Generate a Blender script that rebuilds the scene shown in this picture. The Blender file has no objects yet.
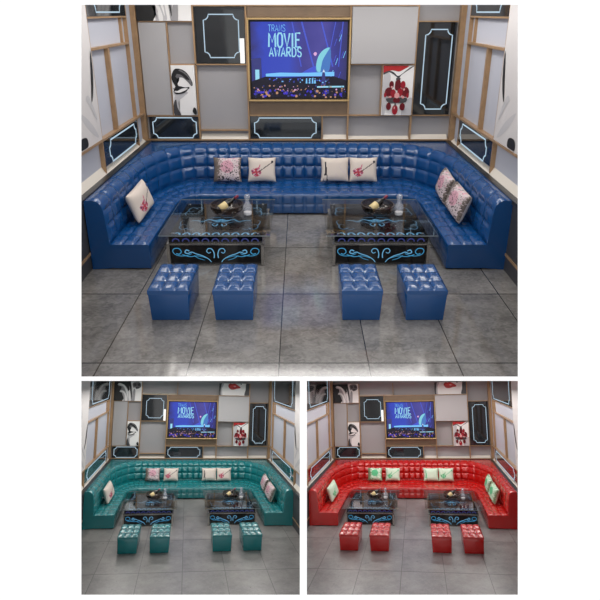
import bpy, bmesh, math, random
from mathutils import Vector, Matrix
random.seed(7)
SC = bpy.context.scene
COL = SC.collection
PI = math.pi
YW = 11.87            # distance of the panel grid on the rear wall
FPX = 623.54
TH = math.radians(24.791)
CAMH = 3.142
ZP = 5.60             # distance of the white display wall along the view axis

# ------------------------------------------------------------------ view
SC.view_settings.view_transform = 'Standard'
SC.view_settings.look = 'None'
SC.view_settings.gamma = 1
SC.view_settings.use_curve_mapping = False
SC.view_settings.exposure = 0.0
cd = bpy.data.cameras.new('camera'); cam = bpy.data.objects.new('camera', cd); COL.objects.link(cam)
cd.sensor_width = 36; cd.lens = 36 * FPX / 600; cd.clip_end = 200
cam.location = (0, 0, CAMH); cam.rotation_euler = (PI/2 - TH, 0, 0)
SC.camera = cam
VIEW = Matrix.Translation((0, 0, CAMH)) @ Matrix.Rotation(-TH, 4, 'X')   # right / forward / up  ->  world

def view_pt(px, py, Z):
    return VIEW @ Vector(((px-300)/FPX*Z, Z, (300-py)/FPX*Z))

w = bpy.data.worlds.new('world'); SC.world = w; w.use_nodes = True
w.node_tree.nodes['Background'].inputs[0].default_value = (1, 1, 1, 1)
w.node_tree.nodes['Background'].inputs[1].default_value = 1.15

# ------------------------------------------------------------------ materials
def srgb(r, g, b):
    def f(c):
        c /= 255
        return c/12.92 if c <= .04045 else ((c+.055)/1.055)**2.4
    return (f(r), f(g), f(b), 1)

def mat(name, col, rough=.5, metal=0, spec=.5, coat=0, emit=None, es=1.0, noise=None, bump=None):
    """noise = (scale, amount): soft procedural mottling of the colour; bump = (scale, strength)"""
    m = bpy.data.materials.new(name); m.use_nodes = True
    nt = m.node_tree; b = nt.nodes['Principled BSDF']
    b.inputs['Base Color'].default_value = col
    b.inputs['Roughness'].default_value = rough
    b.inputs['Metallic'].default_value = metal
    b.inputs['Specular IOR Level'].default_value = spec
    b.inputs['Coat Weight'].default_value = coat
    if coat: b.inputs['Coat Roughness'].default_value = .12
    if emit:
        b.inputs['Emission Color'].default_value = emit
        b.inputs['Emission Strength'].default_value = es
    if noise or bump:
        tc = nt.nodes.new('ShaderNodeTexCoord')
    if noise:
        n = nt.nodes.new('ShaderNodeTexNoise'); n.inputs['Scale'].default_value = noise[0]; n.inputs['Detail'].default_value = 4
        nt.links.new(tc.outputs['Object'], n.inputs['Vector'])
        r = nt.nodes.new('ShaderNodeValToRGB')
        a = noise[1]
        r.color_ramp.elements[0].position = .3; r.color_ramp.elements[1].position = .7
        r.color_ramp.elements[0].color = tuple(c*(1-a) for c in col[:3]) + (1,)
        r.color_ramp.elements[1].color = tuple(min(1, c*(1+a)) for c in col[:3]) + (1,)
        nt.links.new(n.outputs['Fac'], r.inputs['Fac']); nt.links.new(r.outputs['Color'], b.inputs['Base Color'])
    if bump:
        n2 = nt.nodes.new('ShaderNodeTexNoise'); n2.inputs['Scale'].default_value = bump[0]; n2.inputs['Detail'].default_value = 5
        nt.links.new(tc.outputs['Object'], n2.inputs['Vector'])
        bu = nt.nodes.new('ShaderNodeBump'); bu.inputs['Strength'].default_value = bump[1]; bu.inputs['Distance'].default_value = .01
        nt.links.new(n2.outputs['Fac'], bu.inputs['Height']); nt.links.new(bu.outputs['Normal'], b.inputs['Normal'])
    return m

def glow(name, col, s):
    return mat(name, (0, 0, 0, 1), .6, emit=col, es=s)

def clear_glass(name, tint, fac=.10):
    m = bpy.data.materials.new(name); m.use_nodes = True
    nt = m.node_tree; nt.nodes.remove(nt.nodes['Principled BSDF'])
    out = nt.nodes['Material Output']
    t = nt.nodes.new('ShaderNodeBsdfTransparent'); t.inputs[0].default_value = tint
    g = nt.nodes.new('ShaderNodeBsdfGlossy'); g.inputs['Roughness'].default_value = .02
    lw = nt.nodes.new('ShaderNodeLayerWeight'); lw.inputs['Blend'].default_value = .5
    pw = nt.nodes.new('ShaderNodeMath'); pw.operation = 'POWER'; pw.inputs[1].default_value = 4
    nt.links.new(lw.outputs['Facing'], pw.inputs[0])
    fr = nt.nodes.new('ShaderNodeMath'); fr.operation = 'MULTIPLY_ADD'; fr.inputs[1].default_value = .45; fr.inputs[2].default_value = .035
    nt.links.new(pw.outputs[0], fr.inputs[0])
    mx = nt.nodes.new('ShaderNodeMixShader')
    nt.links.new(fr.outputs[0], mx.inputs[0]); nt.links.new(t.outputs[0], mx.inputs[1]); nt.links.new(g.outputs[0], mx.inputs[2])
    nt.links.new(mx.outputs[0], out.inputs['Surface'])
    return m

def floor_mat(name, k, s, tone, rough=(.10, .05)):
    """large polished concrete tiles with thin dark joints"""
    m = bpy.data.materials.new(name); m.use_nodes = True
    nt = m.node_tree; L = nt.links; N = nt.nodes; b = N['Principled BSDF']
    tc = N.new('ShaderNodeTexCoord'); mp = N.new('ShaderNodeMapping'); mp.vector_type = 'POINT'
    mp.inputs['Scale'].default_value = (1/s, 1/(s*k), 1/s)
    L.new(tc.outputs['Object'], mp.inputs['Vector'])
    sp = N.new('ShaderNodeSeparateXYZ'); L.new(mp.outputs[0], sp.inputs[0])
    def math_(op, a, v=None, c=None):
        n = N.new('ShaderNodeMath'); n.operation = op
        for i, q in enumerate((a, v, c)):
            if q is None: continue
            if isinstance(q, (int, float)): n.inputs[i].default_value = q
            else: L.new(q, n.inputs[i])
        return n.outputs[0]
    def joint(sock, off, size, wd):
        d = math_('PINGPONG', math_('SUBTRACT', sock, off), size/2)
        return math_('LESS_THAN', d, wd)
    # object coords start at the rear wall (y = 0 there)
    jx = joint(sp.outputs['X'], -.205 + .88*20, .88, .0055)
    jy = joint(sp.outputs['Y'], 6.978 - YW - 1.657*20, 1.657, .0095)
    j = math_('MAXIMUM', jx, jy)
    cx = math_('FLOOR', math_('DIVIDE', math_('ADD', sp.outputs['X'], .205), .88))
    cy = math_('FLOOR', math_('DIVIDE', math_('SUBTRACT', sp.outputs['Y'], 6.978-YW), 1.657))
    cb = N.new('ShaderNodeCombineXYZ'); L.new(cx, cb.inputs[0]); L.new(cy, cb.inputs[1])
    wn = N.new('ShaderNodeTexWhiteNoise'); L.new(cb.outputs[0], wn.inputs['Vector'])
    mul = N.new('ShaderNodeVectorMath'); mul.operation = 'MULTIPLY_ADD'
    L.new(wn.outputs['Color'], mul.inputs[0]); mul.inputs[1].default_value = (9, 9, 9); L.new(mp.outputs[0], mul.inputs[2])
    n1 = N.new('ShaderNodeTexNoise'); n1.inputs['Scale'].default_value = 2.3; n1.inputs['Detail'].default_value = 7; n1.inputs['Roughness'].default_value = .62
    L.new(mul.outputs[0], n1.inputs['Vector'])
    n2 = N.new('ShaderNodeTexNoise'); n2.inputs['Scale'].default_value = 15; n2.inputs['Detail'].default_value = 6; n2.inputs['Distortion'].default_value = 1.2
    L.new(mul.outputs[0], n2.inputs['Vector'])
    mixn = math_('MULTIPLY_ADD', n2.outputs['Fac'], .45, math_('MULTIPLY', n1.outputs['Fac'], .55))
    r = N.new('ShaderNodeValToRGB')
    r.color_ramp.elements[0].position = .38; r.color_ramp.elements[1].position = .64
    r.color_ramp.elements[0].color = tuple(c*.66 for c in tone[:3]) + (1,)
    r.color_ramp.elements[1].color = tuple(c*1.36 for c in tone[:3]) + (1,)
    L.new(mixn, r.inputs['Fac'])
    mx = N.new('ShaderNodeMix'); mx.data_type = 'RGBA'
    L.new(j, mx.inputs['Factor']); L.new(r.outputs['Color'], mx.inputs['A']); mx.inputs['B'].default_value = (.025, .024, .023, 1)
    L.new(mx.outputs['Result'], b.inputs['Base Color'])
    rr = math_('MULTIPLY_ADD', n2.outputs['Fac'], *rough)
    L.new(rr, b.inputs['Roughness'])
    b.inputs['Specular IOR Level'].default_value = .75
    return m

M = {}
def G(key, *a, **kw):
    if key not in M: M[key] = mat(key, *a, **kw)
    return M[key]
G('fabric_back', srgb(158, 156, 158), .85, bump=(60, .15))
G('fabric_board', srgb(170, 168, 169), .7, bump=(60, .12))
G('fabric_side', srgb(178, 180, 190), .85, bump=(60, .15))
G('tan', srgb(166, 134, 100), .38, metal=.25, noise=(8, .12))
G('gold', srgb(190, 160, 112), .28, metal=.7)
G('bronze', srgb(124, 104, 84), .42, metal=.25, noise=(5, .08))
G('sill', srgb(214, 207, 196), .55)
G('ledge', srgb(34, 34, 37), .3)
G('wains', srgb(58, 58, 62), .5)
G('darkglass', srgb(20, 24, 28), .06, spec=.8, noise=(3, .3))
G('darkmirror', srgb(34, 40, 46), .05, spec=1.0, metal=.35)
M['neon'] = glow('neon', srgb(186, 212, 230), .9)
M['cyan'] = glow('cyan_neon', srgb(64, 150, 196), .85)
M['cyan2'] = glow('cyan_neon_pale', srgb(112, 180, 222), .8)
M['topneon'] = glow('top_neon', srgb(84, 138, 176), .55)
M['violet'] = glow('violet_reflection', srgb(60, 70, 150), .55)  # glowing colour standing in for the reflected arches on the table front
M['lamp'] = glow('lamp', (1, .97, .92, 1), 1.15)
M['led'] = glow('led', (1, .96, .9, 1), 9)
G('white_paint', (.93, .93, .93, 1), .9, spec=.1)
G('ceil', (.75, .75, .75, 1), .9)
G('canvas', srgb(226, 224, 224), .6)
G('ink', srgb(14, 14, 16), .5)
G('ink2', srgb(62, 61, 64), .5)
G('grey1', srgb(150, 148, 150), .6)
G('grey2', srgb(188, 186, 188), .6)
G('grey3', srgb(104, 102, 104), .6)
G('artwhite', srgb(232, 230, 228), .6)
G('sidewhite', srgb(206, 202, 201), .6)
G('lipred', srgb(170, 20, 24), .4)
G('lipred2', srgb(214, 52, 46), .4)
G('gem', srgb(100, 12, 24), .2)
G('gem2', srgb(150, 24, 40), .2)
G('gempink', srgb(226, 160, 160), .3)
G('blackgloss', srgb(9, 9, 11), .05, spec=.6)
G('frame_white', srgb(176, 172, 166), .18, metal=.85)
G('brown_glass', srgb(52, 36, 28), .08, spec=.8)
G('bottle', srgb(16, 14, 12), .08, spec=.8)
G('cream', srgb(226, 204, 150), .5)
G('foil', srgb(120, 24, 54), .35)
G('steel', srgb(170, 172, 178), .15, metal=.9)
G('btn', srgb(225, 232, 240), .15, metal=.6)
M['clear'] = clear_glass('clear_glass', (.93, .95, .96, 1))
M['smoke'] = clear_glass('smoked_glass', (.66, .60, .56, 1))
G('crystal', srgb(205, 210, 222), .06, spec=1.0); M['crystal'].node_tree.nodes['Principled BSDF'].inputs['Alpha'].default_value = .32
G('glass_edge', srgb(128, 138, 142), .1, spec=.8)
# cushion cloths
G('cu_cream', srgb(212, 200, 190), .8)
G('cu_pale', srgb(206, 190, 192), .8)
G('cu_pink', srgb(208, 158, 172), .8)
G('cu_taupe', srgb(112, 100, 92), .8)
G('cu_black', srgb(46, 40, 46), .8)
G('cu_red', srgb(176, 52, 70), .8)
G('cu_rose', srgb(196, 96, 124), .8)
G('cu_navy', srgb(40, 36, 64), .8)
G('cu_mint', srgb(206, 226, 204), .8)
G('cu_green', srgb(86, 186, 132), .8)
G('cu_olive', srgb(120, 140, 104), .8)

def screen_mat():
    m = bpy.data.materials.new('screen_image'); m.use_nodes = True
    nt = m.node_tree; N = nt.nodes; L = nt.links; b = N['Principled BSDF']
    uv = N.new('ShaderNodeUVMap'); sp = N.new('ShaderNodeSeparateXYZ'); L.new(uv.outputs[0], sp.inputs[0])
    nz = N.new('ShaderNodeTexNoise'); nz.inputs['Scale'].default_value = 3.2; nz.inputs['Detail'].default_value = 3
    L.new(uv.outputs[0], nz.inputs['Vector'])
    rx = N.new('ShaderNodeValToRGB'); e = rx.color_ramp.elements
    e[0].position = 0; e[0].color = srgb(20, 24, 110); e[1].position = 1; e[1].color = srgb(20, 16, 92)
    for p, c in ((.12, (22, 52, 178)), (.35, (30, 58, 180)), (.55, (44, 40, 132)), (.72, (62, 56, 146)), (.86, (28, 30, 130))):
        q = e.new(p); q.color = srgb(*c)
    ad = N.new('ShaderNodeMath'); ad.operation = 'MULTIPLY_ADD'; L.new(nz.outputs['Fac'], ad.inputs[0]); ad.inputs[1].default_value = .3
    sb = N.new('ShaderNodeMath'); sb.operation = 'SUBTRACT'; L.new(sp.outputs['X'], sb.inputs[0]); sb.inputs[1].default_value = .15
    L.new(sb.outputs[0], ad.inputs[2]); L.new(ad.outputs[0], rx.inputs['Fac'])
    L.new(rx.outputs['Color'], b.inputs['Emission Color']); b.inputs['Emission Strength'].default_value = 1.0
    b.inputs['Base Color'].default_value = (.005, .005, .01, 1); b.inputs['Roughness'].default_value = .15
    return m
M['screen'] = screen_mat()
for k_, c_ in dict(s_dark=(12, 10, 34), s_text=(150, 214, 240), s_cyan=(120, 196, 250), s_planet=(128, 206, 222), s_planet2=(66, 118, 190),
                   s_beam=(66, 84, 206), s_pink=(224, 170, 220), s_amber=(186, 138, 108), s_violet=(60, 50, 190), s_tower=(50, 54, 120), s_white=(215, 225, 245)).items():
    M[k_] = glow(k_, srgb(*c_), 1.0)

# ------------------------------------------------------------------ helpers
def box(bm, x0, x1, y0, y1, z0, z1, bev=0, mi=0):
    vs = [bm.verts.new((x, y, z)) for x in (x0, x1) for y in (y0, y1) for z in (z0, z1)]
    F = [(0, 1, 3, 2), (4, 6, 7, 5), (0, 4, 5, 1), (2, 3, 7, 6), (0, 2, 6, 4), (1, 5, 7, 3)]
    fs = [bm.faces.new([vs[i] for i in f]) for f in F]
    for f in fs: f.material_index = mi
    if bev:
        es = list({e for f in fs for e in f.edges})
        r = bmesh.ops.bevel(bm, geom=es, offset=bev, segments=2, profile=.5, affect='EDGES')
        for f in r['faces']: f.material_index = mi
    return fs

def prism(bm, pts, fn, mi=0):
    """pts: 2-D outline; fn(p, side) -> 3-D; closes both sides"""
    a = [bm.verts.new(fn(p, 0)) for p in pts]; b = [bm.verts.new(fn(p, 1)) for p in pts]
    n = len(pts)
    fs = [bm.faces.new(a), bm.faces.new(list(reversed(b)))]
    for i in range(n):
        fs.append(bm.faces.new((a[i], b[i], b[(i+1) % n], a[(i+1) % n])))
    for f in fs: f.material_index = mi

def lathe(bm, prof, cx, cy, z0=0, n=24, axis=None, mi=0, rows=None):
    """prof: (r, h) list along the axis; axis: Matrix to place it"""
    rings = []
    for r, h in prof:
        ring = []
        for i in range(n):
            a = 2*PI*i/n
            p = Vector((r*math.cos(a), r*math.sin(a), h))
            if axis is not None: p = axis @ p
            ring.append(bm.verts.new((p.x+cx, p.y+cy, p.z+z0)))
        rings.append(ring)
    for j in range(len(prof)-1):
        for i in range(n):
            f = bm.faces.new((rings[j][i], rings[j][(i+1) % n], rings[j+1][(i+1) % n], rings[j+1][i]))
            f.material_index = mi if rows is None else rows[j]; f.smooth = True
    for ring, rev in ((rings[0], True), (rings[-1], False)):
        f = bm.faces.new(list(reversed(ring)) if rev else ring); f.material_index = mi if rows is None else rows[0 if rev else -1]

def smooth_closed(pts, n=5):
    out = []; N_ = len(pts)
    for i in range(N_):
        p0, p1, p2, p3 = (Vector(pts[(i+j-1) % N_]) for j in range(4))
        for q in range(n):
            t = q/n
            out.append(.5*((2*p1)+(p2-p0)*t+(2*p0-5*p1+4*p2-p3)*t*t+(3*p1-p0-3*p2+p3)*t**3))
    return [(v.x, v.y) for v in out]

def smooth_open(pts, n=6):
    out = []
    P_ = [Vector(pts[0])] + [Vector(p) for p in pts] + [Vector(pts[-1])]
    for i in range(len(pts)-1):
        p0, p1, p2, p3 = P_[i:i+4]
        for q in range(n):
            t = q/n
            out.append(.5*((2*p1)+(p2-p0)*t+(2*p0-5*p1+4*p2-p3)*t*t+(3*p1-p0-3*p2+p3)*t**3))
    out.append(Vector(pts[-1]))
    return [(v.x, v.y) for v in out]

def ribbon(bm, pts, w0, fn, w1=None, mi=0, closed=False):
    """flat band of width w0..w1 along 2-D points, lifted by fn(p) to 3-D"""
    w1 = w0 if w1 is None else w1
    n = len(pts); L_ = []; R_ = []
    for i, p in enumerate(pts):
        a = Vector(pts[(i-1) % n] if closed or i > 0 else p); b = Vector(pts[(i+1) % n] if closed or i < n-1 else p)
        d = (b-a); d = d.normalized() if d.length > 0 else Vector((1, 0))
        nn = Vector((-d.y, d.x)); ww = (w0+(w1-w0)*i/max(1, n-1))/2
        L_.append(bm.verts.new(fn(Vector(p)+nn*ww))); R_.append(bm.verts.new(fn(Vector(p)-nn*ww)))
    for i in range(n if closed else n-1):
        j = (i+1) % n
        f = bm.faces.new((L_[i], L_[j], R_[j], R_[i])); f.material_index = mi

def notched(x0, x1, z0, z1, c):
    """rectangle whose corners are scooped inwards, as the neon outlines have"""
    pts = []
    for (cx, cz, a0) in ((x1, z1, 270), (x0, z1, 360), (x0, z0, 90), (x1, z0, 180)):
        arc = [(cx+c*math.cos(math.radians(a0-90*q/5)), cz+c*math.sin(math.radians(a0-90*q/5))) for q in range(6)]
        pts += arc
    return pts

def cut(bm, co, no):
    r = bmesh.ops.bisect_plane(bm, geom=bm.verts[:]+bm.edges[:]+bm.faces[:], plane_co=co, plane_no=no, clear_outer=True)
    es = [g for g in r['geom_cut'] if isinstance(g, bmesh.types.BMEdge)]
    if es: bmesh.ops.holes_fill(bm, edges=es)

class Room:
    def __init__(s, colour, k, sc, X, cuts, leather, btn_tint, floor_tone):
        s.c, s.k, s.s, s.X, s.cuts = colour, k, sc, X, cuts
        s.edge = 9.2 if sc == 1 else 8.1; s.top = 3.74 if sc == 1 else 4.5; s.leather = leather; s.floor = floor_mat('floor_tiles_'+colour, k, sc, floor_tone, (.10, .05) if sc == 1 else (.2, .22))
    def P(s, p):                      # design metres -> room metres (the lower lounges are longer rooms)
        return Vector((p[0]*s.s, (p[1]-YW)*s.k*s.s, p[2]*s.s))
    def root(s, name, base, label, cat, group=None):
        o = bpy.data.objects.new(name, None); COL.objects.link(o); o.empty_display_size = .1
        o.matrix_world = s.X @ Matrix.Translation(s.P(base)); o['label'] = label; o['category'] = cat
        if group: o['group'] = group
        s.base[o.name] = base
        return o
    base = {}
    def add(s, name, bm, mats, parent=None, base=None, smooth=False, label=None, cat=None, group=None, kind=None, clip=False):
        if base is None: base = s.base[parent.name] if parent else (0, YW, 0)
        off = s.P(base)
        for v in bm.verts: v.co = s.P(v.co) - off
        if clip:
            inv = (s.X @ Matrix.Translation(off)).inverted()
            for co, no in s.cuts:
                cut(bm, inv @ co, (inv.to_3x3() @ no).normalized())
        bmesh.ops.recalc_face_normals(bm, faces=bm.faces)
        me = bpy.data.meshes.new(name)
        if smooth:
            for f in bm.faces: f.smooth = True
        bm.to_mesh(me); bm.free()
        for m in (mats if isinstance(mats, (list, tuple)) else [mats]): me.materials.append(m)
        if smooth:
            me.set_sharp_from_angle(angle=math.radians(40))
        o = bpy.data.objects.new(name, me); COL.objects.link(o)
        if parent is not None:
            o.parent = parent
            pb = s.base.get(parent.name, base)
            s.base[o.name] = base
        else:
            o.matrix_world = s.X @ Matrix.Translation(off); s.base[o.name] = base
        if label: o['label'] = label
        if cat: o['category'] = cat
        if group: o['group'] = group
        if kind: o['kind'] = kind
        return o
    def clone(s, o, dx, dy, label=None, parent=None):
        c = o.copy(); COL.objects.link(c)
        if parent is None:
            b = s.base[o.name]; nb = (b[0]+dx, b[1]+dy, b[2])
            c.matrix_world = s.X @ Matrix.Translation(s.P(nb)); s.base[c.name] = nb
            if label: c['label'] = label
        else:
            c.parent = parent
        for ch in list(o.children): s.clone(ch, dx, dy, parent=c)
        return c

# ================================================================== one lounge
XL, XR = -2.87, 2.81

def build_shell(R):
    c = R.c
    def st(name, bm, m): return R.add(name, bm, m, kind='structure', clip=True)
    b = bmesh.new(); box(b, XL-.2, XR+.2, -1.0, 12.3, -.06, 0); st('floor', b, R.floor)
    b = bmesh.new(); box(b, XL-.2, XR+.2, 11.955, 12.2, 0, R.top); st('wall_back', b, M['fabric_back'])
    b = bmesh.new(); box(b, XL-.25, XL-.065, -1, 12.02, 0, R.top); st('wall_left', b, M['fabric_side'])
    b = bmesh.new(); box(b, XR+.065, XR+.25, -1, 12.02, 0, R.top); st('wall_right', b, M['fabric_side'])
    n = [0]
    def trim(bm, m):
        n[0] += 1
        return R.add('trim_%d' % n[0], bm, m, kind='structure', clip=True)
    # --- rear grid of thin tan dividers
    def bar(x0, x1, z0, z1, y0=11.87, m='tan'):
        q = bmesh.new(); box(q, x0, x1, y0, 12.02, z0, z1); trim(q, M[m])
    T = .010
    for x, z0, z1, t in ((-2.33, 1.41, 2.99, T), (-1.865, .96, 3.7, .014), (-.945, .98, 3.24, .014), (.41, .98, 1.40, T), (.885, .98, 3.24, .016),
                         (1.475, 1.41, 2.285, T), (2.05, .98, 3.7, .018), (-.6, 3.26, 3.7, T)):
        bar(x-t, x+t, z0, z1)
    bar(XL-.13, XL+.03, .96, R.top-.04, 11.82)         # corner posts
    bar(XR-.03, XR+.13, .96, R.top-.04, 11.82)
    for x0, x1, z in ((-2.82, -1.88, 2.992), (-2.33, -.96, 2.29), (.9, 2.035, 2.29), (-2.82, -1.88, 1.40), (-.925, .87, 1.408), (.9, 2.76, 1.408),
                      (-1.85, -.96, 1.14), (-1.85, 2.03, 3.243), (2.07, 2.76, 2.995)):
        bar(x0, x1, z-.010, z+.010)
    bar(XL, XR, .955, .98, 11.86)
    # --- bronze boards above and below the television
    for z0, z1 in ((3.06, 3.232), (1.42, 1.655)):
        q = bmesh.new(); box(q, -.925, .868, 11.90, 12.02, z0, z1); trim(q, M['bronze'])
    # --- pale sloping sills in the low niches
    def sill(x0, x1, z, d):
        q = bmesh.new()
        prism(q, [(11.865, z), (12.02, z+d), (12.02, z-.005), (11.865, z-.005)], lambda p, sd: (x0 if sd == 0 else x1, p[0], p[1]))
        trim(q, M['sill'])
    sill(-1.845, -.965, .98, .15); sill(.43, .868, .98, .12); sill(.902, 2.03, .98, .08); sill(2.07, 2.75, .98, .13)
    sill(-1.845, -.62, 3.26, .07); sill(.9, 2.03, 3.26, .07)
    # --- dark wainscot with a black ledge behind the sofa
    for side, xa, xb in (('left', XL-.13, XL+.075), ('right', XR-.075, XR+.13)):
        q = bmesh.new(); box(q, xa, xb, -1, 11.86, 0, .90); trim(q, M['wains'])
        q = bmesh.new(); box(q, xa, xb+.02 if side == 'left' else xb, -1, 11.87, .90, .955) if side == 'left' else box(q, xa-.02, xb, -1, 11.87, .90, .955); trim(q, M['ledge'])
        q = bmesh.new(); xs = (xb-.005, xb+.012) if side == 'left' else (xa-.012, xa+.005); box(q, xs[0], xs[1], -1, 11.8, .20, .235); trim(q, M['tan'])
    q = bmesh.new(); box(q, XL, XR, 11.84, 12.02, 0, .90); trim(q, M['wains'])
    q = bmesh.new(); box(q, XL, XR, 11.82, 12.02, .90, .958); trim(q, M['ledge'])
    # --- side grids
    for sg, X0 in ((-1, XL), (1, XR)):
        def sb(y0, y1, z0, z1, d=0, m='tan'):
            q = bmesh.new()
            xa, xb = (X0-.13, X0+d) if sg < 0 else (X0-d, X0+.13)
            box(q, xa, xb, y0, y1, z0, z1); trim(q, M[m])
        E0 = R.edge; HT = R.top-.04
        sb(E0-.01, E0+.02, .97, HT); sb(11.305, 11.33, .97, HT); sb(11.34, 11.62, 1.0, HT, -.03, 'fabric_side')
        sb(5.5, 11.8, 1.435, 1.465, .02); sb(E0, 11.33, 2.655, 2.69); sb(E0, 11.33, 3.06, 3.085)
        ym = 10.07-(9.2-E0)*.55; sb(ym-.04, ym+.04, 1.465, 2.66)
        sb(11.02, 11.06, 2.69, 3.06, -.02)
        q = bmesh.new()                       # pale sill of the low niche in front
        prism(q, [(X0, .955), (X0+sg*.13, 1.16), (X0+sg*.13, .94), (X0, .94)], lambda p, sd: (p[0], 5.5 if sd == 0 else E0, p[1]))
        trim(q, M['sill'])
        q = bmesh.new()
        prism(q, [(X0, .955), (X0+sg*.13, 1.06), (X0+sg*.13, .94), (X0, .94)], lambda p, sd: (p[0], E0+.03 if sd == 0 else 11.8, p[1]))
        trim(q, M['sill'])
        if R.s == 1:                          # LED strip let into the ceiling edge
            q = bmesh.new(); xm = -2.70 if sg < 0 else 2.60
            box(q, xm-.03, xm+.03, 9.3, 11.6, 3.70, 3.71); trim(q, M['led'])

def art(R, name, rect, polys, mats, label, yf=11.84, side=0):
    """printed canvas on a stretcher; polys = (layer, material index, points in 0..1)"""
    bm = bmesh.new()
    a0, a1, z0, z1 = rect
    if side == 0:
        fn = lambda u, v, d: (a0+(a1-a0)*u, yf-d, z0+(z1-z0)*v)
        box(bm, a0, a1, yf, 12.02, z0, z1)
        base = ((a0+a1)/2, yf, z0)
    else:
        xf = (XL+.01) if side < 0 else (XR-.01)
        fn = lambda u, v, d: (xf-side*d, a0+(a1-a0)*u, z0+(z1-z0)*v)
        xa, xb = (XL-.13, xf) if side < 0 else (xf, XR+.13)
        box(bm, xa, xb, a0, a1, z0, z1)
        base = (xf, (a0+a1)/2, z0)
    for i, (mi, pts) in enumerate(polys):
        vs = [bm.verts.new(fn(min(1, max(0, u)), min(1, max(0, v)), .0012*(i+1))) for u, v in pts]
        try:
            f = bm.faces.new(vs); f.material_index = mi
            bmesh.ops.triangulate(bm, faces=[f])
        except ValueError: pass
    return R.add(name, bm, mats, base=base, label=label, cat='picture', clip=True)

def pxn(pts, x0, x1, y0, y1, sm=True):
    q = [((x-x0)/(x1-x0), 1-(y-y0)/(y1-y0)) for x, y in pts]
    return smooth_closed(q, 4) if sm else q

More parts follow.
